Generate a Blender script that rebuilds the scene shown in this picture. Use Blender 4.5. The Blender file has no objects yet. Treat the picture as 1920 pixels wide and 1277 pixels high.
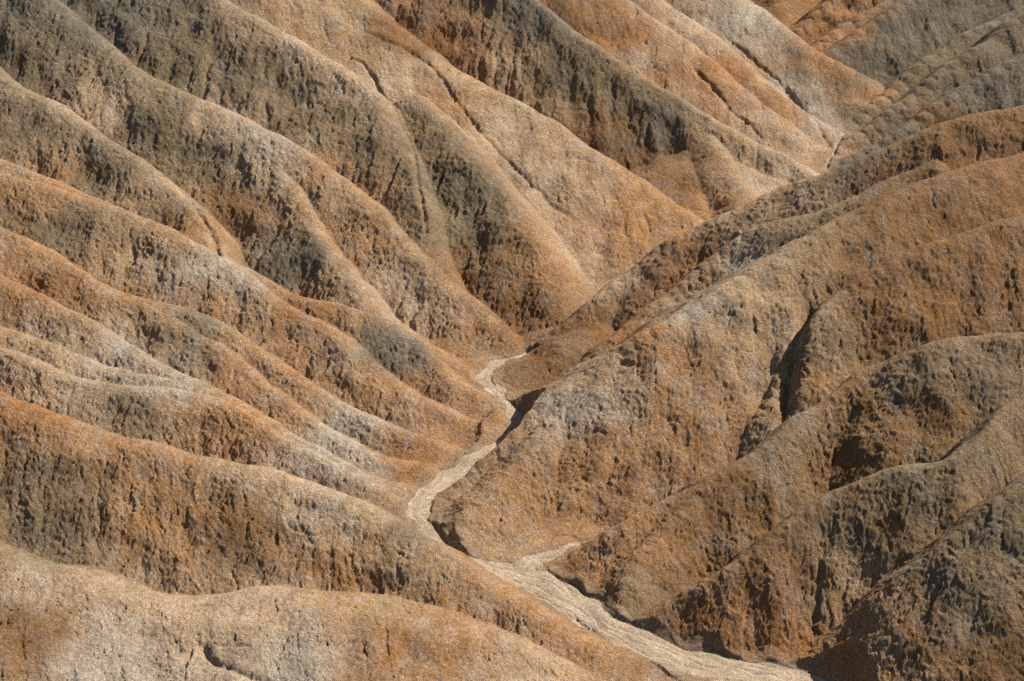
import bpy, math, time
import numpy as np
from mathutils import Vector
T0 = time.time()
SC = bpy.context.scene
QUICK = False
# ------------------------------------------------------------------ camera
CAM_H, PITCH, HFOV = 100.0, math.radians(25.0), math.radians(28.0)
cam_data = bpy.data.cameras.new('camera')
cam = bpy.data.objects.new('camera', cam_data)
SC.collection.objects.link(cam)
cam.location = (0, 0, CAM_H)
cam.rotation_euler = (math.pi / 2 - PITCH, 0, 0)
cam_data.sensor_fit = 'HORIZONTAL'
cam_data.angle = HFOV
cam_data.clip_start = 1.0
cam_data.clip_end = 20000.0
SC.camera = cam
# ------------------------------------------------------------------ light
SUN_AZ, SUN_EL = math.radians(60.0), math.radians(41.0)      # azimuth from +Y towards +X
world = bpy.data.worlds.new('World'); SC.world = world; world.use_nodes = True
wn = world.node_tree
for n in list(wn.nodes): wn.nodes.remove(n)
sky = wn.nodes.new('ShaderNodeTexSky'); sky.sky_type = 'NISHITA'; sky.sun_disc = False
sky.sun_elevation = SUN_EL; sky.sun_rotation = SUN_AZ
bg = wn.nodes.new('ShaderNodeBackground'); bg.inputs['Strength'].default_value = 0.05
wo = wn.nodes.new('ShaderNodeOutputWorld')
wn.links.new(sky.outputs[0], bg.inputs[0]); wn.links.new(bg.outputs[0], wo.inputs[0])
sd = bpy.data.lights.new('sun', 'SUN'); sd.energy = 5.0; sd.angle = math.radians(0.53); sd.color = (1.0, 0.94, 0.86)
sun = bpy.data.objects.new('sun', sd); SC.collection.objects.link(sun)
sdir = Vector((math.cos(SUN_EL) * math.sin(SUN_AZ), math.cos(SUN_EL) * math.cos(SUN_AZ), math.sin(SUN_EL)))
sun.rotation_euler = sdir.to_track_quat('Z', 'Y').to_euler(); sun.location = (80, 250, 150)
SC.view_settings.view_transform = 'Standard'; SC.view_settings.look = 'None'
SC.view_settings.exposure = 0.92; SC.view_settings.gamma = 1.0; SC.view_settings.use_curve_mapping = False
SC.cycles.use_denoising = False; SC.cycles.max_bounces = 3; SC.cycles.diffuse_bounces = 2

# ------------------------------------------------------------------ noise
F = np.float32
_rs = np.random.RandomState(7)
_perm = _rs.permutation(4096).astype(np.int32); _perm = np.concatenate([_perm, _perm])
_ang = _rs.rand(4096) * 2 * np.pi
_gx, _gy = np.cos(_ang).astype(F), np.sin(_ang).astype(F)
_jx, _jy = _rs.rand(4096).astype(F), _rs.rand(4096).astype(F)
def _h(i, j): return _perm[(_perm[i & 4095] + j) & 4095]
def perlin(x, y, seed=0):
    x = x + F(seed * 17.31); y = y + F(seed * 9.77)
    x0 = np.floor(x).astype(np.int32); y0 = np.floor(y).astype(np.int32)
    fx = x - x0; fy = y - y0
    u = fx * fx * fx * (fx * (fx * 6 - 15) + 10); v = fy * fy * fy * (fy * (fy * 6 - 15) + 10)
    def g(i, j, dx, dy):
        k = _h(i, j); return _gx[k] * dx + _gy[k] * dy
    a = g(x0, y0, fx, fy); b = g(x0 + 1, y0, fx - 1, fy)
    c = g(x0, y0 + 1, fx, fy - 1); d = g(x0 + 1, y0 + 1, fx - 1, fy - 1)
    a = a + u * (b - a); c = c + u * (d - c)
    return ((a + v * (c - a)) * F(1.5)).astype(F)
def worley(x, y, seed=0):
    """distance to nearest / second nearest jittered cell point"""
    x = x + F(seed * 13.7); y = y + F(seed * 5.1)
    x0 = np.floor(x).astype(np.int32); y0 = np.floor(y).astype(np.int32)
    f1 = np.full(x.shape, 9, F); f2 = f1.copy()
    for i in (-1, 0, 1):
        for j in (-1, 0, 1):
            k = _h(x0 + i, y0 + j)
            d = np.hypot(x0 + i + _jx[k] - x, y0 + j + _jy[k] - y).astype(F)
            f2 = np.minimum(f2, np.maximum(f1, d)); f1 = np.minimum(f1, d)
    return f1, f2
def sstep(a, b, x):
    t = np.clip((x - a) / (b - a), 0, 1); return t * t * (3 - 2 * t)

# ------------------------------------------------------------------ sight lines: photograph pixel -> place
FPX = 960.0 / math.tan(HFOV / 2)
CP, SP = math.cos(PITCH), math.sin(PITCH)
def ray(px, py):
    a = (px - 960.0) / FPX; b = (638.5 - py) / FPX
    return np.array([a, CP + b * SP, -SP + b * CP])
FLOOR_K, FLOOR_Y = 0.06, 215.0
def floor_z(Y): return FLOOR_K * (Y - FLOOR_Y)
def on_floor(px, py):
    r = ray(px, py); s = (CAM_H + FLOOR_K * FLOOR_Y) / (FLOOR_K * r[1] - r[2])
    return np.array([0, 0, CAM_H]) + s * r
def on_plane(px, py, foot, kappa):
    # point of the sight line on the inclined plane Y - Yf = kappa (z - zf)
    r = ray(px, py)
    s = (foot[1] - kappa * foot[2] + kappa * CAM_H) / (r[1] - kappa * r[2])
    return np.array([0, 0, CAM_H]) + s * r

def at_height(px, py, z):
    r = ray(px, py); return np.array([0, 0, CAM_H]) + (z - CAM_H) / r[2] * r
# ------------------------------------------------------------------ ridge crests
# name, foot pixel, kappa, crest pixels from foot upward, slope near flank, slope far flank, rounding, rough near, rough far
R = []
def ridge(owner, foot, kappa, pts, sn=0.75, sf=1.15, r=2.5, rn=1.0, rf=0.3, dh=0.0, world=None):
    R.append(dict(owner=owner, foot=foot, kappa=kappa, pts=pts, sn=sn, sf=sf, r=r, rn=rn, rf=rf, dh=dh, world=world))
LABELS = dict(
 massif='high brown clay slope closing the valley behind all the other ridges',
 L0='pale tan ridge falling to the upper gorge, in front of the grey pyramid hill',
 L1='smooth ochre ridge just below the farthest pale ridge, above the upper gorge',
 L2='tan ridge with an orange band, above the steep dark rilled hill face',
 L3='hill with a steep dark rilled face and a sunlit end facing the upper gorge',
 L4='broad sunlit peach ridge running down to the wash head across the upper middle',
 L5='ridge split by a long dark winding crack along its side',
 L6='long ridge with a pale crest and a broad sunlit facet ending at the wash head',
 L7='grey-topped ridge ending high up at a small dark gully with an orange nose',
 L8='low orange spur with a grey patch near its end, meeting the upper wash',
 L9='long smooth spur with a pale crest, directly below the grey-patched spur',
 L10='narrow spur ending at the wash just above the orange-crested spur',
 L11='orange-crested spur squeezed in just above the thin tan spur and the whitish spurs',
 L12='thin tan spur above the two whitish crested spurs',
 L13='upper of the two slim whitish crested spurs above the big orange hill',
 L14='lower of the two slim whitish crested spurs, right against the big orange hill',
 L15='big orange hill with a broad rough pitted face above the pale foreground mound',
 L16='pale smooth foreground mound along the bottom left edge',
 B0='dark brown hill glimpsed at the top edge behind the orange slope',
 B1='narrow orange slope leaning against the back of the grey pyramid hill',
 B2='grey pyramid hill with one smooth face and one crumbled face',
 B3='farthest of the three grey ridges stacked below the grey pyramid hill',
 B4='middle one of the three grey ridges below the grey pyramid hill',
 B5='nearest of the three grey ridges, right behind the long brown ridge',
 R1='long brown ridge with a shaded end wall at the narrow neck of the wash',
 R2='largest grey-crested ridge with a wide ochre face beside the wash bend',
 R3='rust-brown bulging ridge with a deep dark gully at its end',
 R4='lumpy brown ridge whose pointed end reaches the short side branch of the wash',
 R5='triangular rust slope between the lumpy brown ridge and the bottom right ridge, foot along the wash',
 R6='steep ridge at the bottom right whose foot touches the lowest visible stretch of wash',
 R7='small dark shaded hill in the bottom right corner')
ridge('massif', (960,100), 1.0, [(960,0),(961,0)], rn=.6, sn=.55, r=8, world=[(-200,435,60),(-60,430,52),(60,425,56),(220,430,60)])
# ---- left side, from the back
ridge('L0', (1590,225), 1.74, [(1680,186),(1660,175),(1600,135),(1530,95),(1460,45),(1380,-10),(1250,-90),(1000,-230)], rn=.3, sn=.64)
ridge('L1', (1575,265), 1.74, [(1575,265),(1530,235),(1440,160),(1340,75),(1250,10),(1100,-90),(900,-200)], rn=.3, sn=0.57)
ridge('L2', (1560,292), 1.74, [(1560,292),(1520,270),(1400,180),(1280,75),(1170,0),(1050,-80),(800,-220)], rn=.4, sn=0.57)
ridge('L3', (1600,375), 1.4, [(1600,375),(1532,326),(1470,290),(1380,245),(1310,205),(1230,160),(1130,95),(1040,30),(980,-20),(850,-130),(600,-300)], rn=1, sn=.86, r=0.8)
ridge('L3', (0,0), 1.45, [(1420,440,2.6),(1400,402,3.7),(1385,350,5.2),(1350,290,7.2),(1322,225,9.3)], rn=.5, sn=0.7, r=1.6)
ridge('L3', (1600,375), 1.74, [(1600,375),(1532,326),(1470,290),(1380,245),(1310,205)], rn=.25, sn=0.34, r=3.4, dh=-1.2)
ridge('L3', (1300,440), 2.46, [(1180,400),(1080,300),(960,190),(900,140),(870,60),(860,-20)], rn=.5, sn=0.66, r=1.1, dh=-2)
ridge('L4', (1430,510), 1.74, [(1430,510),(1320,427),(1250,375),(1150,310),(1050,245),(960,190),(880,150),(800,100),(740,50),(680,0),(600,-70),(400,-200)], rn=.4, sn=0.49, r=2.2)
ridge('L4', (1140,660), 2.1, [(1140,660),(1085,590),(1040,500),(980,405),(920,325),(850,245),(780,180)], rn=1, sn=.64, r=1.9, dh=-.2)
ridge('L5', (985,640), 1.75, [(850,530),(812,460),(782,350),(752,262),(705,185),(640,125),(560,80),(490,40),(420,0),(300,-90),(100,-220)], rn=1, sn=.70, r=1.2)
ridge('L6', (985,660), 1.74, [(985,660),(920,595),(840,525),(740,430),(660,355),(580,290),(500,240),(420,200),(330,170),(260,135),(200,90),(120,20),(60,-30),(-100,-160)], rn=1, sn=0.70, r=1.1)
ridge('L6', (905,715), 2.17, [(915,715),(830,670),(700,570),(610,460),(550,350),(490,260)], rn=1, sn=0.70, r=1.1)
ridge('L7', (930,745), 1.89, [(430,500),(415,480),(380,420),(345,370),(280,320),(200,260),(120,205),(50,165),(-20,120),(-200,0)], rn=1, r=0.9, sn=.64)
ridge('L8', (930,775), 1.81, [(945,770),(870,720),(800,670),(740,610),(640,575),(540,545),(430,490),(330,440),(220,385),(110,345),(0,300),(-150,240)], rn=1, r=0.9, sn=.64)
ridge('L9', (915,805), 1.89, [(930,808),(860,780),(780,740),(700,680),(620,625),(520,560),(400,475),(260,405),(140,365),(0,330),(-150,280)], rn=1, r=1.1, sn=.64)
ridge('L10', (860,860), 1.89, [(890,856),(770,815),(690,780),(600,730),(480,650),(380,590),(280,570),(190,530),(120,500),(60,470),(-150,380)], rn=1, r=0.9, sn=.64)
ridge('L11', (800,890), 2.10, [(832,886),(700,845),(600,790),(500,720),(420,655),(300,590),(150,510),(80,465),(0,430),(-150,350)], rn=1, r=0.9, sn=.64)
ridge('L12', (760,920), 2.10, [(785,925),(660,880),(560,830),(460,770),(400,735),(330,700),(230,645),(150,595),(80,560),(0,520),(-150,440)], rn=1, r=0.9, sn=.64)
ridge('L13', (760,935), 2.25, [(780,942),(700,900),(600,845),(480,775),(400,735),(250,700),(150,670),(80,640),(0,610),(-150,550)], rn=1, r=0.8, sn=.64)
ridge('L14', (780,960), 2.39, [(780,960),(680,900),(560,840),(460,775),(380,742),(250,728),(130,705),(60,675),(0,650),(-150,600)], rn=1, r=0.8, sn=.64)
ridge('L15', (1230,1265), 1.74, [(1260,1275),(1100,1190),(950,1100),(830,1030),(700,950),(560,890),(400,850),(260,820),(150,790),(0,735),(-200,650)], rn=.8, r=1.6, sn=0.64, dh=-.5)
ridge('L16', (1150,1330), 1.89, [(1150,1330),(1050,1260),(920,1190),(800,1150),(640,1120),(480,1115),(330,1128),(230,1105),(130,1075),(0,1040),(-200,960)], rn=.3, r=4.5, sn=0.30)
ridge('L16', (1150,1330), 1.55, [(1080,1300),(960,1235),(860,1185),(760,1160),(690,1172),(640,1200)], rn=.4, r=1.5, sn=0.36, sf=.5)
ridge('L16', (1150,1330), 1.45, [(700,1320),(560,1268),(450,1235),(340,1215),(240,1215),(100,1220),(-100,1200)], rn=.4, r=2.5, sn=0.36, sf=.5)
# ---- right side, from the back
ridge('B0', (0,0), 1.45, [(1545,90,3),(1500,60,5.5),(1470,10,8),(1440,-60,11),(1300,-200,20)], rn=.8, sn=.64)
ridge('B0', (1560,90), 1.45, [(1500,60),(1560,0),(1640,-60),(1800,-180)], rn=.8, sn=.64)
ridge('B1', (1590,130), 1.45, [(1530,92),(1600,40),(1690,-10),(1800,-90),(1950,-200)], rn=.3, sn=.64)
ridge('B2', (1620,175), 1.45, [(1530,122),(1560,100),(1640,40),(1710,-5),(1800,-80),(1950,-200)], rn=.6, sn=0.74)
ridge('B2', (0,0), 1, [(1665,170,4.4),(1700,110,8.2),(1745,40,12.5),(1757,-20,15)], rn=1, sn=.75, r=1)
ridge('B3', (1600,240), 1.6, [(1590,245),(1660,180),(1730,120),(1820,60),(1910,15),(2050,-40)], rn=.8, sn=.85)
ridge('B4', (1560,285), 1.3, [(1560,290),(1640,235),(1720,175),(1800,110),(1870,70),(1930,20),(2100,-80)], rn=1, sn=.85)
ridge('B5', (1530,325), 1.15, [(1530,330),(1620,285),(1720,225),(1820,160),(1900,110),(2100,0)], rn=.8, sn=.85)
ridge('R1', (0,0), 1, [(930,712,-1.5),(975,678,-.6),(1010,650,.5),(1080,595,3),(1180,510,6.5),(1260,450,9.5),(1340,410,11.5),(1450,360,14.5),(1560,325,17),(1680,270,20),(1800,225,22.5),(1920,195,24),(2100,150,25)], rn=.8, r=1.2, sn=.65)
ridge('R1', (0,0), 1, [(965,785,-1.9),(1050,720,.3),(1130,650,3),(1250,560,6.5),(1330,490,9.5),(1420,430,12.3),(1560,385,15.3),(1750,300,19.5)], rn=1, r=1.5, sn=.65)
ridge('R1', (0,0), 1, [(938,722,-1.2),(985,700,-.2),(1050,660,1.3),(1120,600,3)], rn=.6, rf=.6, r=1.5, sn=.4, sf=.4)
ridge('R2', (0,0), 1, [(815,962,-2.3),(900,870,.3),(985,790,3),(1110,700,6.5),(1200,640,9),(1320,575,11.5),(1430,500,14),(1560,430,16.5),(1700,360,19),(1820,315,20.5),(1920,290,21),(2100,250,23)], rn=.6, r=1.8, sn=.58, sf=.8)
ridge('R2', (0,0), 1, [(868,1048,-2.8),(885,965,-.8),(985,850,1.8),(1110,700,6.3)], rn=.8, rf=.8, sf=.62, r=1, sn=.6)
ridge('R3', (0,0), 1, [(1488,830,2.5),(1493,740,6.3),(1505,650,10),(1530,595,12.2),(1590,545,13.8),(1680,490,16),(1800,440,18),(1920,405,19),(2100,360,20)], rn=1, r=1.2, sn=.65, sf=1)
ridge('R4', (0,0), 1, [(1035,1052,-3),(1150,995,.3),(1240,945,1.8),(1330,900,3.4),(1440,830,5.6),(1540,755,7.7),(1640,690,10),(1740,650,12.5),(1850,625,13.5),(1920,627,13.7),(2100,600,14)], rn=1, r=.9, sn=.66)
ridge('R4', (0,0), 1, [(1152,1182,-3.6),(1185,1085,-1.1),(1235,1010,.6),(1330,900,3.3)], rn=1, rf=1, sf=.75, r=.8, sn=.7)
ridge('R5', (0,0), 1, [(1175,1198,-3.8),(1260,1130,-1.5),(1400,1040,2.2),(1480,980,4.2),(1570,920,6.3),(1680,875,8.2),(1770,865,9.0),(1840,820,10.2),(1920,750,12),(2100,650,15)], rn=.9, r=.7, sn=.78)
ridge('R6', (0,0), 1, [(1530,1262,-4),(1600,1170,-.8),(1680,1090,2.8),(1760,1030,5.8),(1840,960,8.4),(1930,900,10.5),(2100,800,12)], rn=1, r=.9, sn=.68)
ridge('R6', (0,0), 1, [(1740,1290,-3.8),(1760,1180,-1),(1790,1090,2.2),(1840,965,6.5)], rn=1, rf=.9, r=.9, sn=.72)
ridge('R7', (0,0), 1, [(1830,1310,-3),(1885,1240,0),(1960,1170,2.5),(2100,1060,6)], rn=1, rf=1, r=1, sn=.7)
WASH = [
 [(1640,1470,3),(1570,1350,2.5),(1520,1290,2.1),(1380,1255,1.8),(1240,1218,1.5),(1150,1182,1.5),(1085,1138,1.9),(1010,1090,1.7),(930,1066,1.0),(842,1038,.8),(798,985,.95),(786,945,1.05),(838,895,1.2),(890,865,1.05),(940,825,.7),(965,795,.5),(958,765,.6),(930,735,.55),(905,708,.6),(925,687,.35),(985,664,.25)],
 [(960,1075,.9),(1000,1052,.8),(1045,1038,.6),(1085,1022,.2)],
 [(1545,318,.12),(1562,290,.15),(1580,250,.12)]]
GULLIES = [
 (.4,.45,[(375,1205),(392,1232),(440,1255),(520,1285)]),
 (.28,.5,[(640,100),(700,145),(742,205),(772,270),(785,345),(800,430)]),
 (.3,.3,[(640,35),(720,75),(790,110),(830,150),(880,220),(940,290),(1010,360),(1080,420)]),
 (.5,1.0,[(345,362),(375,395),(400,440),(412,478)]),
 (.7,1.4,[(1530,560),(1500,610),(1484,670),(1474,740),(1468,790)]),
 (.3,.4,[(1350,60),(1420,120),(1500,200),(1570,290)]),(.3,.4,[(1290,110),(1350,180),(1430,260)]),
]
_C = dict(O=(.60,.315,.135), Q=(.52,.24,.085), T=(.59,.38,.20), G=(.315,.232,.13), W=(.64,.53,.39), B=(.37,.188,.072), K=(.265,.222,.155), P=(.68,.465,.28), D=(.36,.25,.135))  # dark clays deepened, pale ones lifted: sun and shade contrast put into colour
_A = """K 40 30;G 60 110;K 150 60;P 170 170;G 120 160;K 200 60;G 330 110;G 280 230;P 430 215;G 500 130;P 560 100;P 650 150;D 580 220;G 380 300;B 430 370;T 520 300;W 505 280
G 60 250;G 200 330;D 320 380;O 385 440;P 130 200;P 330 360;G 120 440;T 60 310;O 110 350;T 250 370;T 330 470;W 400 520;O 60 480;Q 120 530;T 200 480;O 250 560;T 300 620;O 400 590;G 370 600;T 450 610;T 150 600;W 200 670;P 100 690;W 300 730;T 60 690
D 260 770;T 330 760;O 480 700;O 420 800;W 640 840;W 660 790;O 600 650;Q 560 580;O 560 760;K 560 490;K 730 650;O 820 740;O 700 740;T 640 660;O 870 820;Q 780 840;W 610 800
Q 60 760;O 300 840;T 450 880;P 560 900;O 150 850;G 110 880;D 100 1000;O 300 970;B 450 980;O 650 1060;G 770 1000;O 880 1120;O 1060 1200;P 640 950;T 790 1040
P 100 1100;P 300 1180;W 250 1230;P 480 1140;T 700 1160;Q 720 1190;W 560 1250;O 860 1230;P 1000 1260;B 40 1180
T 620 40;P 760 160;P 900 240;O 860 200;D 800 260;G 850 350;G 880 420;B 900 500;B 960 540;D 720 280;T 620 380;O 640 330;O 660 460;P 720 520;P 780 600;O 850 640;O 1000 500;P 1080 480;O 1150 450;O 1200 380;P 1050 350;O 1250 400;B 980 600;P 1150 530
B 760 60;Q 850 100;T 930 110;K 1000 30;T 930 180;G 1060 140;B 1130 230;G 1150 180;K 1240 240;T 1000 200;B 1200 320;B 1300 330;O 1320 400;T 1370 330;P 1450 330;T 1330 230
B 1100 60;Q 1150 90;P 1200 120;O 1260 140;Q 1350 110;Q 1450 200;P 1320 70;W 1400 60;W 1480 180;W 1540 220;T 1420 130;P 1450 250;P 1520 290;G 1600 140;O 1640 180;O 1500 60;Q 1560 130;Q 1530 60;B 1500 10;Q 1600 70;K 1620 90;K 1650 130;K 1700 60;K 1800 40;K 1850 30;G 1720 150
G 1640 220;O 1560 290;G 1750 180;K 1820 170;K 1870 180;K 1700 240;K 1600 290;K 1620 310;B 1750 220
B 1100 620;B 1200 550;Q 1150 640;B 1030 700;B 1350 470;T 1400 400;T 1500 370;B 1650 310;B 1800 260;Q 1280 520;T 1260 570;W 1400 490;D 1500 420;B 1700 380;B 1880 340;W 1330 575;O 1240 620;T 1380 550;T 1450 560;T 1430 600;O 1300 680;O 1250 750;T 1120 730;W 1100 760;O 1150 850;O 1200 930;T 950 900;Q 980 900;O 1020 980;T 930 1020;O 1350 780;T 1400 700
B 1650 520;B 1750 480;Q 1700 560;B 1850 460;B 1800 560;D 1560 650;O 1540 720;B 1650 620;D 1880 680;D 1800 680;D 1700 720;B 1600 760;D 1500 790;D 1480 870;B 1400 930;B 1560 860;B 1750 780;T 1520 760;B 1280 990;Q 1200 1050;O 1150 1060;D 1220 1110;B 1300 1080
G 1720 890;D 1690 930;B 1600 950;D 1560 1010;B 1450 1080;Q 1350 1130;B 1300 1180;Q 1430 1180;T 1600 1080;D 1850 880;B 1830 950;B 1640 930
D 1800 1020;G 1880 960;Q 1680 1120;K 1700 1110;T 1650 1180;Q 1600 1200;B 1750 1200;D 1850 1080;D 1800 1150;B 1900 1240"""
ANCHORS = []
for ln in _A.replace(chr(10), ';').split(';'):
    c, x, y = ln.split(); ANCHORS.append((int(x), int(y)) + _C[c])
def catmull(P, n):
    P = np.array(P); Q = np.vstack([2 * P[0] - P[1], P, 2 * P[-1] - P[-2]]); out = []
    for i in range(1, len(Q) - 2):
        for k in range(n):
            t = k / n
            out.append(0.5 * (2 * Q[i] + (Q[i + 1] - Q[i - 1]) * t + (2 * Q[i - 1] - 5 * Q[i] + 4 * Q[i + 1] - Q[i + 2]) * t * t
                              + (3 * Q[i] - Q[i - 1] - 3 * Q[i + 1] + Q[i + 2]) * t ** 3))
    out.append(P[-1]); return np.array(out)
for rd in R:
    f = on_floor(*rd['foot'])
    P = rd['world'] or [on_plane(p[0], p[1], f, rd['kappa']) if len(p) == 2 else at_height(*p) for p in rd['pts']]
    rd['P'] = catmull(P, 4); rd['P'][:, 2] += rd['dh']
    L = np.hypot(*np.diff(rd['P'][:, :2], axis=0).T); rd['t'] = np.concatenate([[0], np.cumsum(L)])

# ------------------------------------------------------------------ grid
NX, NY = (400, 600) if QUICK else (1060, 1420)
X_SPREAD = 0.32
Y0, Y1 = 128.0, 430.0
yy = (Y0 * (Y1 / Y0) ** np.linspace(0, 1, NY)).astype(F)
uu = np.linspace(-X_SPREAD, X_SPREAD, NX).astype(F)
GY = np.repeat(yy[:, None], NX, 1); GX = GY * uu[None, :]
# domain warp: crests wander a little
wx = GX + 0.5 * perlin(GX / 9, GY / 9, 1) + 0.25 * perlin(GX / 2.6, GY / 2.6, 2)
wy = GY + 0.5 * perlin(GX / 9, GY / 9, 3) + 0.25 * perlin(GX / 2.6, GY / 2.6, 4)

def envelope(rd, X, Y):
    """height of a ridge: the highest of the cones of constant slope under its crest line"""
    P, t, r = rd['P'], rd['t'], rd['r']
    best = np.full(X.shape, -1e3, F); bt = np.zeros(X.shape, F); bd = np.zeros(X.shape, F); bw = np.zeros(X.shape, F)
    near_left = 1.0 if (P[-1, 0] - P[0, 0]) < 0 else -1.0        # which side of the upward crest faces the viewer
    smin = min(rd['sn'], rd['sf'])
    for i in range(len(P) - 1):
        a, b = P[i], P[i + 1]
        e = b[:2] - a[:2]; L = math.hypot(*e)
        if L < 1e-4: continue
        e = e / L; g = (b[2] - a[2]) / L
        dx = X - F(a[0]); dy = Y - F(a[1])
        al = dx * F(e[0]) + dy * F(e[1]); ac = dx * F(-e[1]) + dy * F(e[0])
        w = 0.5 + 0.5 * near_left * ac / np.sqrt(ac * ac + al * al * 0 + 1.0)
        s = rd['sf'] + (rd['sn'] - rd['sf']) * w
        gg = max(-0.92 * smin, min(0.92 * smin, g))
        sh = np.abs(ac) * gg / np.sqrt(np.maximum(s * s - gg * gg, 1e-3))
        tau = np.clip(al + sh, 0, L)
        d = np.sqrt(ac * ac + (al - tau) ** 2)
        z = a[2] + g * tau - s * (np.sqrt(d * d + r * r) - r) - r * (s - np.sqrt(np.maximum(s * s - gg * gg, 1e-3)))
        m = z > best
        best = np.where(m, z, best); bt = np.where(m, t[i] + tau, bt); bd = np.where(m, d, bd); bw = np.where(m, w, bw)
    return best.astype(F), bt.astype(F), bd.astype(F), bw.astype(F)

def polyline_field(P, W, pad, warp=0.3):
    """distance outside the channel of varying half width, distance from its middle, length along it"""
    lo, hi = P[:, :2].min(0) - pad, P[:, :2].max(0) + pad
    m = np.where((GX > lo[0]) & (GX < hi[0]) & (GY > lo[1]) & (GY < hi[1]))
    X = GX[m] + warp * perlin(GX[m] / 1.8, GY[m] / 1.8, 95); Y = GY[m] + warp * perlin(GX[m] / 1.8, GY[m] / 1.8, 96)
    best = np.full(X.shape, 1e9); mid = best.copy(); al = np.zeros(X.shape); t0 = 0.0
    for k in range(len(P) - 1):
        a, e = P[k, :2], P[k + 1, :2] - P[k, :2]; L2 = max(e @ e, 1e-6)
        u = np.clip(((X - a[0]) * e[0] + (Y - a[1]) * e[1]) / L2, 0, 1)
        r0 = np.hypot(X - a[0] - u * e[0], Y - a[1] - u * e[1]); dd = r0 - (W[k] + u * (W[k + 1] - W[k])); mm = dd < best
        side = np.sign((X - a[0]) * -e[1] + (Y - a[1]) * e[0])
        best = np.where(mm, dd, best); mid = np.where(mm, r0 * side, mid); al = np.where(mm, t0 + u * math.sqrt(L2), al); t0 += math.sqrt(L2)
    return m, best, mid, al
WD = np.full(GX.shape, 99, F); FL1 = (GX * 0.6 + GY * 0.8).astype(F); FL2 = (GX * 0.8 - GY * 0.6).astype(F)
for pts in WASH:
    P = catmull([list(on_floor(p[0], p[1])[:2]) + [p[2]] for p in pts], 4)
    m, dist, mid, al = polyline_field(P, P[:, 2], 9)
    dist = dist - 0.45 * perlin(GX[m] / 2.6, GY[m] / 2.6, 98) * np.minimum(1, P[:, 2].mean())
    mm = dist < WD[m]; gi = (m[0][mm], m[1][mm])
    WD[gi] = dist[mm]; near = dist[mm] < 6
    FL1[gi] = np.where(near, mid[mm], FL1[gi]); FL2[gi] = np.where(near, al[mm], FL2[gi])
FL1 = FL1 + 0.35 * perlin(GX / 3, GY / 3, 23)
floorh = (floor_z(GY) - 0.04 * (1 - np.abs(perlin(FL1 / 1.1, FL2 / 12, 24))) ** 8 - 0.02 * (1 - np.abs(perlin(FL1 / 0.4, FL2 / 7, 25))) ** 6 + 0.25 * perlin(GX / 9, GY / 9, 21) + 0.05 * perlin(GX / 2.2, GY / 2.2, 22)).astype(F)
floorh = (floor_z(GY) - 0.10 * (1 - np.abs(perlin(FL1 / 1.3, FL2 / 9, 24))) ** 8 - 0.05 * (1 - np.abs(perlin(FL1 / 0.5, FL2 / 5, 25))) ** 6 + 0.25 * perlin(GX / 9, GY / 9, 21) + 0.08 * perlin(GX / 2.2, GY / 2.2, 22)).astype(F)
Z = floorh.copy(); WIN = np.full(GX.shape, -1, np.int16)
TT = np.zeros(GX.shape, F); DD = np.zeros(GX.shape, F); RO = np.zeros(GX.shape, F); BESTB = np.full(GX.shape, -1e3, F); BESTK = np.full(GX.shape, -1, np.int16)
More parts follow.
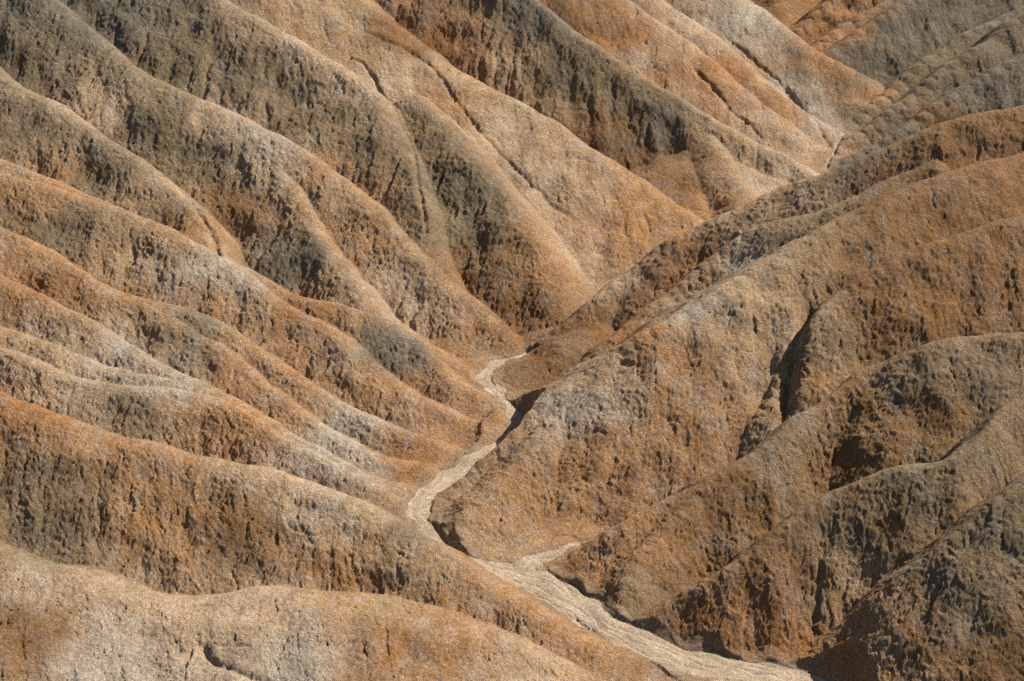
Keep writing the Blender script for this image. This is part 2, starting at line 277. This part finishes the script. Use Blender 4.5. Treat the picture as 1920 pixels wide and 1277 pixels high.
for k, rd in enumerate(R):
    P = rd['P']; reach = 45.0
    iy = np.where((yy > P[:, 1].min() - reach) & (yy < P[:, 1].max() + reach))[0]
    if len(iy) == 0: continue
    y0, y1 = iy[0], iy[-1] + 1
    xm = np.maximum(np.abs(yy[y0:y1]).max(), 1)
    lo, hi = P[:, 0].min() - reach, P[:, 0].max() + reach
    inx = np.where((uu * yy[y0] < hi) | (uu * yy[y1 - 1] < hi))[0]; inx2 = np.where((uu * yy[y0] > lo) | (uu * yy[y1 - 1] > lo))[0]
    x0, x1 = inx2[0], inx[-1] + 1
    sl = (slice(y0, y1), slice(x0, x1))
    base, t, d, w = envelope(rd, wx[sl], wy[sl])
    near = base > Z[sl] - 2.5
    mb = base > BESTB[sl]; BESTB[sl] = np.where(mb, base, BESTB[sl]); BESTK[sl] = np.where(mb, k, BESTK[sl])
    idx = np.where(near)
    X = GX[sl][idx]; Y = GY[sl][idx]; b = base[idx]; t = t[idx]; d = d[idx]; w = w[idx]
    rough = rd['rf'] + (rd['rn'] - rd['rf']) * sstep(0.35, 0.75, w)
    patch = 0.5 + 0.5 * perlin(X / 7, Y / 7, 31)
    rough = rough * (0.55 + 0.9 * patch)
    rough = rough * (0.3 + 0.7 * sstep(rd['r'] * 0.3, rd['r'] * 1.3, d))
    tw = t + 0.9 * perlin(X / 3.0, Y / 3.0, 40 + k) + 0.3 * perlin(X, Y, 41)
    fl = sstep(1.0, 7.0, d)
    # rills running down the flank
    r1 = 1 - np.abs(perlin(tw / 5.5, d / 22 + 3.1 * k, 50)); r2 = 1 - np.abs(perlin(tw / 2.1, d / 9 + 1.7 * k, 51))
    r3 = 1 - np.abs(perlin(tw / 0.85, d / 4.5, 52))
    det = -(0.40 * fl * (r1 ** 9)) * (0.5 + perlin(X / 5, Y / 5, 55)) * np.minimum(1, 0.15 + rough) - 0.14 * sstep(0.5, 5, d) * (r2 ** 3) * (0.3 + 0.7 * rough) - 0.07 * sstep(0.3, 3, d) * (r3 ** 4)
    # popcorn clay: rounded clods with crevices between them, drawn out a little down the flank
    qx = X + 0.45 * perlin(X * 0.9, Y * 0.9, 60) + 0.15 * perlin(X * 3, Y * 3, 63)
    qy = Y + 0.45 * perlin(X * 0.9, Y * 0.9, 61) + 0.15 * perlin(X * 3, Y * 3, 64)
    f1, f2 = worley(qx / 0.9, qy / 0.68, 5)
    bil = 0.17 * np.abs(perlin(qx / 0.9, qy / 0.75, 67)) + 0.13 * np.abs(perlin(qx / 0.42, qy / 0.36, 68)) + 0.08 * np.abs(perlin(qx / 0.22, qy / 0.2, 69))
    det += rough * (0.08 * (0.5 - f1 * f1) - 0.02 * (1 - sstep(0.0, 0.16, f2 - f1)) + 0.60 * bil) + 0.35 * bil
    r4 = 1 - np.abs(perlin(tw / 1.7 + 0.3 * perlin(X / 0.7, Y / 0.7, 57), d / 7, 56)); r5 = 1 - np.abs(perlin(tw / 0.7 + 0.3 * perlin(X / 0.5, Y / 0.5, 58), d / 3, 59))
    det -= (0.16 * sstep(0.95, 0.995, r4) * sstep(-0.1, 0.3, perlin(X / 3, Y / 3, 53)) + 0.07 * sstep(0.93, 0.99, r5) * sstep(0.0, 0.3, perlin(X / 2, Y / 2, 54))) * sstep(0.3, 1.5, d)
    det += 0.35 * perlin(X / 3.5, Y / 3.5, 62) * sstep(0.0, 4, d) + 0.05 * rough * perlin(X / 1.3, Y / 1.3, 65)
    fl0 = floorh[sl][idx]; kk = F(1.0) * (0.7 + 0.6 * (0.5 + 0.5 * perlin(X / 6, Y / 6, 66)))     # slope wash: a concave apron on the valley floor
    b2 = np.maximum(b, fl0) + np.maximum(kk - np.abs(b - fl0), 0) ** 2 / (4 * kk)
    zz = np.where(b + kk > fl0, b2 + det * np.clip((b2 - fl0) / 0.8, 0, 1), b)
    zc = Z[sl][idx]; m = zz > zc + 0.015 * (WIN[sl][idx] < 0)
    gi = (idx[0][m] + y0, idx[1][m] + x0)
    Z[gi] = zz[m]; WIN[gi] = k; TT[gi] = t[m]; DD[gi] = d[m]; RO[gi] = rough[m]
print('field', round(time.time() - T0, 1))
Z += 0.35 * perlin(GX / 6, GY / 6, 70) * (WIN >= 0) + 0.03 * perlin(GX / 0.5, GY / 0.5, 71)
m = np.where(WD < 6)
dist = WD[m]; xb, yb = GX[m], GY[m]
w1, w2 = worley((xb + 0.4 * perlin(xb, yb, 60)) / 0.8, (yb + 0.4 * perlin(xb, yb, 61)) / 0.65, 12)
bank = floorh[m] + np.maximum(dist, 0) * 0.85 + 0.6 * np.maximum(dist - 0.8, 0) ** 2 + 0.07 * sstep(0, 0.4, dist) + sstep(0, 1.5, dist) * (0.15 * (0.5 - w1 * w1) + 0.3 * perlin(xb / 2.5, yb / 2.5, 97))
Zm = np.minimum(Z[m], bank); Z[m] = Zm
WIN[m] = np.where((dist < 0) & (Zm < floorh[m] + 0.05), -1, WIN[m])
far_floor = (WIN < 0) & (WD > 0.35) & (BESTK >= 0)          # side valley bottoms are the same clay as their slopes
WIN[far_floor] = BESTK[far_floor]
def locate(px, py):
    """where the sight line through a spot of the photograph meets the ground"""
    r = ray(px, py); t = np.arange(130, 520, 0.25)
    p = r[None, :] * t[:, None] + np.array([0, 0, CAM_H])
    j = np.clip(np.searchsorted(yy, p[:, 1]), 0, NY - 1); i = np.clip(np.round((p[:, 0] / p[:, 1] + X_SPREAD) / (2 * X_SPREAD) * (NX - 1)).astype(int), 0, NX - 1)
    hit = np.where(p[:, 2] < Z[j, i])[0]
    return p[hit[0]] if len(hit) else p[-1]
CARVE = np.zeros_like(Z)
for width, depth, pts in GULLIES:
    P = catmull([locate(*p) for p in pts], 4)
    lo, hi = P[:, :2].min(0) - 3, P[:, :2].max(0) + 3
    m = np.where((GX > lo[0]) & (GX < hi[0]) & (GY > lo[1]) & (GY < hi[1]))
    X = GX[m] + 0.22 * perlin(GX[m] / 1.1, GY[m] / 1.1, 95); Y = GY[m] + 0.22 * perlin(GX[m] / 1.1, GY[m] / 1.1, 96)
    best = np.full(X.shape, 1e9); tt = np.zeros(X.shape)
    for k in range(len(P) - 1):
        a, e = P[k, :2], P[k + 1, :2] - P[k, :2]; L2 = max(e @ e, 1e-6)
        u = np.clip(((X - a[0]) * e[0] + (Y - a[1]) * e[1]) / L2, 0, 1)
        dd = np.hypot(X - a[0] - u * e[0], Y - a[1] - u * e[1]); mm = dd < best
        best = np.where(mm, dd, best); tt = np.where(mm, (k + u) / (len(P) - 1), tt)
    prof = depth * np.exp(-(best / width) ** 1.6) * sstep(0, 0.15, tt) * (1 - 0.5 * sstep(0.8, 1, tt))
    CARVE[m] = np.maximum(CARVE[m], prof)
Z -= CARVE
# ------------------------------------------------------------------ surface colour: clay of several minerals, some sun and shade contrast painted in
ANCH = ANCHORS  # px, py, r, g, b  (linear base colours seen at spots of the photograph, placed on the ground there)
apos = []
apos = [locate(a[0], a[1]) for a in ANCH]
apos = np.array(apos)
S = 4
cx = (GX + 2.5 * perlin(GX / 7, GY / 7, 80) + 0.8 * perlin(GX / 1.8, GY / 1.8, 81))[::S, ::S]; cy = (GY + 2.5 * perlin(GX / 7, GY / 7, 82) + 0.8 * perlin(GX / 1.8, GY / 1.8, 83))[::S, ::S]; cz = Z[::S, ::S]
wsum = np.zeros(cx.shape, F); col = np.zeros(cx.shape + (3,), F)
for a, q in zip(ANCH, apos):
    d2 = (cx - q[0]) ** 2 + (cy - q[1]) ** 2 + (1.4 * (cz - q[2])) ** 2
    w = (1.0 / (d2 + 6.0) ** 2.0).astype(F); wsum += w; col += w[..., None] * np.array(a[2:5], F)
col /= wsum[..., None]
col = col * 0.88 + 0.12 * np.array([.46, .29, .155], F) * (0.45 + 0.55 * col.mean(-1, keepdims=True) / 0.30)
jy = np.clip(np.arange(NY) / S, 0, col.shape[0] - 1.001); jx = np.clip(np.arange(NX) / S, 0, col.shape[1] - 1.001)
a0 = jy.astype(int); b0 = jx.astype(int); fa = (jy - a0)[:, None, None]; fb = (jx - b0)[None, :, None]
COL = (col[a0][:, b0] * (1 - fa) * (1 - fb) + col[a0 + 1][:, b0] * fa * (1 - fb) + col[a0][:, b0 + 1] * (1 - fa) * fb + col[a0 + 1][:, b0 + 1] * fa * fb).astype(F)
# bare floor
FLOORC = np.array([0.51, 0.385, 0.255], F)
RO[WIN < 0] = -0.6
fm = (WIN < 0)[..., None]
COL = np.where(fm, FLOORC * (1 + 0.09 * perlin(FL1 / 0.9, FL2 / 5, 90) + 0.05 * perlin(FL1 / 0.3, FL2 / 1.5, 89) + 0.12 * perlin(GX / 1.8, GY / 1.8, 88))[..., None], COL)
# paler crest tops, with the bright crest highlight painted into the colour
crest = np.where(WIN >= 0, 1 - sstep(0.5, 4.5, DD + 1.2 * perlin(GX / 2, GY / 2, 91)), 0)[..., None]
COL = COL * (1 - 0.25 * crest) + 0.25 * crest * (COL * 1.15 + np.array([.06, .05, .04], F))
# wash-down streaks and specks: grey silt over ochre clay, drawn out down the flank
TWc = TT + 0.5 * perlin(GX / 2.5, GY / 2.5, 101)
st = perlin(TWc / 0.9, DD / 7 + 5 * WIN, 102) + 0.6 * perlin(TWc / 0.35, DD / 3, 103)
mot = perlin(GX / 1.6, GY / 1.6, 104) + 0.7 * perlin(GX / 0.6, GY / 0.6, 105)
big = perlin(GX / 5 + GY / 9, Z / 2.5, 106)
grey = np.clip(0.0 + 0.36 * st + 0.26 * mot + 0.35 * big, 0, 0.65) * (WIN >= 0)
lum = COL.mean(-1, keepdims=True)
COL = COL * (1 - grey[..., None]) + grey[..., None] * lum * np.array([1.10, 0.98, 0.80], F)
COL *= (1 + 0.16 * st + 0.10 * mot)[..., None] * (WIN >= 0)[..., None] + (WIN < 0)[..., None]
fan = (np.clip(1 - sstep(-0.1, 1.6, WD + 0.7 * mot), 0, 1) * 0.6 * (WIN >= 0))[..., None]       # silt washed out over the toes of the slopes
COL = COL * (1 - fan) + fan * FLOORC * 0.92
COL = np.clip(COL * 0.78, 0.02, 0.7)
print('colour', round(time.time() - T0, 1))

# ------------------------------------------------------------------ material
def clay_material():
    m = bpy.data.materials.new('clay'); m.use_nodes = True; nt = m.node_tree; N = nt.nodes; Lk = nt.links
    b = N['Principled BSDF']; b.inputs['Roughness'].default_value = 0.95; b.inputs['Specular IOR Level'].default_value = 0.08
    at = N.new('ShaderNodeAttribute'); at.attribute_name = 'clay_colour'
    geo = N.new('ShaderNodeNewGeometry')
    def noise(scale, detail=3, rough=0.6):
        n = N.new('ShaderNodeTexNoise'); n.inputs['Scale'].default_value = scale; n.inputs['Detail'].default_value = detail
        n.inputs['Roughness'].default_value = rough; Lk.new(geo.outputs['Position'], n.inputs['Vector']); return n
    def mp(sock, a, bb, c, d):
        n = N.new('ShaderNodeMapRange'); Lk.new(sock, n.inputs[0])
        for i, v in enumerate((a, bb, c, d)): n.inputs[i + 1].default_value = v
        return n.outputs[0]
    def mul(a, bb):
        n = N.new('ShaderNodeMath'); n.operation = 'MULTIPLY'; Lk.new(a, n.inputs[0])
        if isinstance(bb, float): n.inputs[1].default_value = bb
        else: Lk.new(bb, n.inputs[1])
        return n.outputs[0]
    n1 = noise(3.2, 5, 0.7); n2 = noise(0.55, 4, 0.6); n3 = noise(9.0, 2, 0.6)
    v = mul(mul(mp(n1.outputs['Fac'], 0.3, 0.7, 0.62, 1.38), mp(n2.outputs['Fac'], 0.3, 0.7, 0.86, 1.14)), mp(n3.outputs['Fac'], 0.3, 0.7, 0.82, 1.18))
    mx = N.new('ShaderNodeVectorMath'); mx.operation = 'SCALE'; Lk.new(at.outputs['Color'], mx.inputs[0]); Lk.new(v, mx.inputs['Scale'])
    hs = N.new('ShaderNodeHueSaturation'); Lk.new(mx.outputs[0], hs.inputs['Color'])
    n4 = noise(0.9, 4, 0.65)
    Lk.new(mp(n4.outputs['Fac'], 0.3, 0.7, 0.85, 1.1), hs.inputs['Saturation'])
    Lk.new(hs.outputs[0], b.inputs['Base Color'])
    ro = N.new('ShaderNodeAttribute'); ro.attribute_name = 'roughness_relief'
    fa = N.new('ShaderNodeAttribute'); fa.attribute_name = 'flow'          # along the crest / down the flank, metres
    fm_ = N.new('ShaderNodeMapping'); fm_.inputs['Scale'].default_value = (1.0, 0.30, 1.0); Lk.new(fa.outputs['Vector'], fm_.inputs['Vector'])
    def tex(vec, scale, detail, rough, kind='FBM'):
        n = N.new('ShaderNodeTexNoise'); n.noise_type = kind; n.inputs['Scale'].default_value = scale
        n.inputs['Detail'].default_value = detail; n.inputs['Roughness'].default_value = rough
        Lk.new(vec, n.inputs['Vector']); return n.outputs['Fac']
    def madd(a, bsock, c):
        n = N.new('ShaderNodeMath'); n.operation = 'MULTIPLY_ADD'
        for i, v in enumerate((a, bsock, c)):
            if isinstance(v, float): n.inputs[i].default_value = v
            else: Lk.new(v, n.inputs[i])
        return n.outputs[0]
    def ridged(sock, w):                      # thin crevices where the noise crosses its mean
        n = N.new('ShaderNodeMath'); n.operation = 'SUBTRACT'; Lk.new(sock, n.inputs[0]); n.inputs[1].default_value = 0.5
        m_ = N.new('ShaderNodeMath'); m_.operation = 'ABSOLUTE'; Lk.new(n.outputs[0], m_.inputs[0])
        return mp(m_.outputs[0], 0.0, w, 0.0, 1.0)
    pos = geo.outputs['Position']
    amp = mp(ro.outputs['Fac'], -0.6, 1.2, 0.02, 1.0); amp2 = mp(ro.outputs['Fac'], -0.6, 0.2, 0.35, 1.0)
    k1 = ridged(tex(pos, 1.7, 3, 0.6), 0.07); k2 = ridged(tex(pos, 3.8, 3, 0.65), 0.09)
    k3 = ridged(tex(fm_.outputs[0], 2.6, 3, 0.6), 0.05)
    h = madd(k1, mul(amp, 0.10), 0.0)
    h = madd(k2, mul(amp2, 0.08), h)
    h = madd(k3, mul(amp2, 0.08), h)
    h = madd(tex(pos, 5.0, 6, 0.85), mul(amp2, 0.40), h)
    h3 = madd(tex(pos, 14.0, 2, 0.6), mul(amp2, 0.14), h)
    bp = N.new('ShaderNodeBump'); bp.inputs['Strength'].default_value = 1.0; bp.inputs['Distance'].default_value = 1.0
    Lk.new(h3, bp.inputs['Height']); Lk.new(bp.outputs[0], b.inputs['Normal'])
    return m
CLAY = clay_material()

# ------------------------------------------------------------------ normals of the whole field
P3 = np.stack([GX, GY, Z], -1)
du = np.zeros_like(P3); dv = np.zeros_like(P3)
du[:, 1:-1] = P3[:, 2:] - P3[:, :-2]; du[:, 0] = P3[:, 1] - P3[:, 0]; du[:, -1] = P3[:, -1] - P3[:, -2]
dv[1:-1] = P3[2:] - P3[:-2]; dv[0] = P3[1] - P3[0]; dv[-1] = P3[-1] - P3[-2]
NRM = np.cross(du, dv); NRM /= np.linalg.norm(NRM, axis=-1, keepdims=True)

# ------------------------------------------------------------------ split the field into hills
owners = []
for rd in R:
    if rd['owner'] not in owners: owners.append(rd['owner'])
own_of = np.array([owners.index(rd['owner']) for rd in R] + [-1])
OW = own_of[WIN]                                   # WIN == -1 -> last -> -1
q = np.stack([OW[:-1, :-1], OW[1:, :-1], OW[:-1, 1:], OW[1:, 1:]]).max(0)
vid = np.arange(NX * NY).reshape(NY, NX)
V = P3.reshape(-1, 3); Cc = COL.reshape(-1, 3); Rr = RO.reshape(-1); Nn = NRM.reshape(-1, 3)
Ff = np.stack([np.where(WIN >= 0, TT + 0.25 * perlin(GX / 0.8, GY / 0.8, 111), FL1), np.where(WIN >= 0, DD, FL2), WIN * 7.3], -1).reshape(-1, 3)
def emit(name, mask, label, cat):
    if not mask.any(): return None
    quads = np.stack([vid[:-1, :-1][mask], vid[:-1, 1:][mask], vid[1:, 1:][mask], vid[1:, :-1][mask]], -1)
    used, inv = np.unique(quads, return_inverse=True); quads = inv.reshape(-1, 4)
    me = bpy.data.meshes.new(name)
    me.vertices.add(len(used)); me.vertices.foreach_set('co', V[used].astype(F).ravel())
    n = len(quads); me.loops.add(n * 4); me.loops.foreach_set('vertex_index', quads.astype(np.int32).ravel())
    me.polygons.add(n); me.polygons.foreach_set('loop_start', np.arange(0, 4 * n, 4, dtype=np.int32))
    me.polygons.foreach_set('use_smooth', np.ones(n, bool))
    me.update(calc_edges=True)
    c = me.attributes.new('clay_colour', 'FLOAT_COLOR', 'POINT'); c.data.foreach_set('color', np.concatenate([Cc[used], np.ones((len(used), 1), F)], 1).astype(F).ravel())
    c = me.attributes.new('roughness_relief', 'FLOAT', 'POINT'); c.data.foreach_set('value', Rr[used].astype(F))
    c = me.attributes.new('flow', 'FLOAT_VECTOR', 'POINT'); c.data.foreach_set('vector', Ff[used].astype(F).ravel())
    me.normals_split_custom_set_from_vertices(Nn[used].astype(F))
    me.materials.append(CLAY)
    o = bpy.data.objects.new(name, me); SC.collection.objects.link(o)
    o['kind'] = 'structure'; o['label'] = label; o['category'] = cat
    return o
emit('dry_river', q == -1, 'pale sandy dry wash winding between the feet of the clay hills', 'wash')
for i, ow in enumerate(owners):
    emit('hill', q == i, LABELS.get(ow, ow), 'hill')
print('done', round(time.time() - T0, 1))
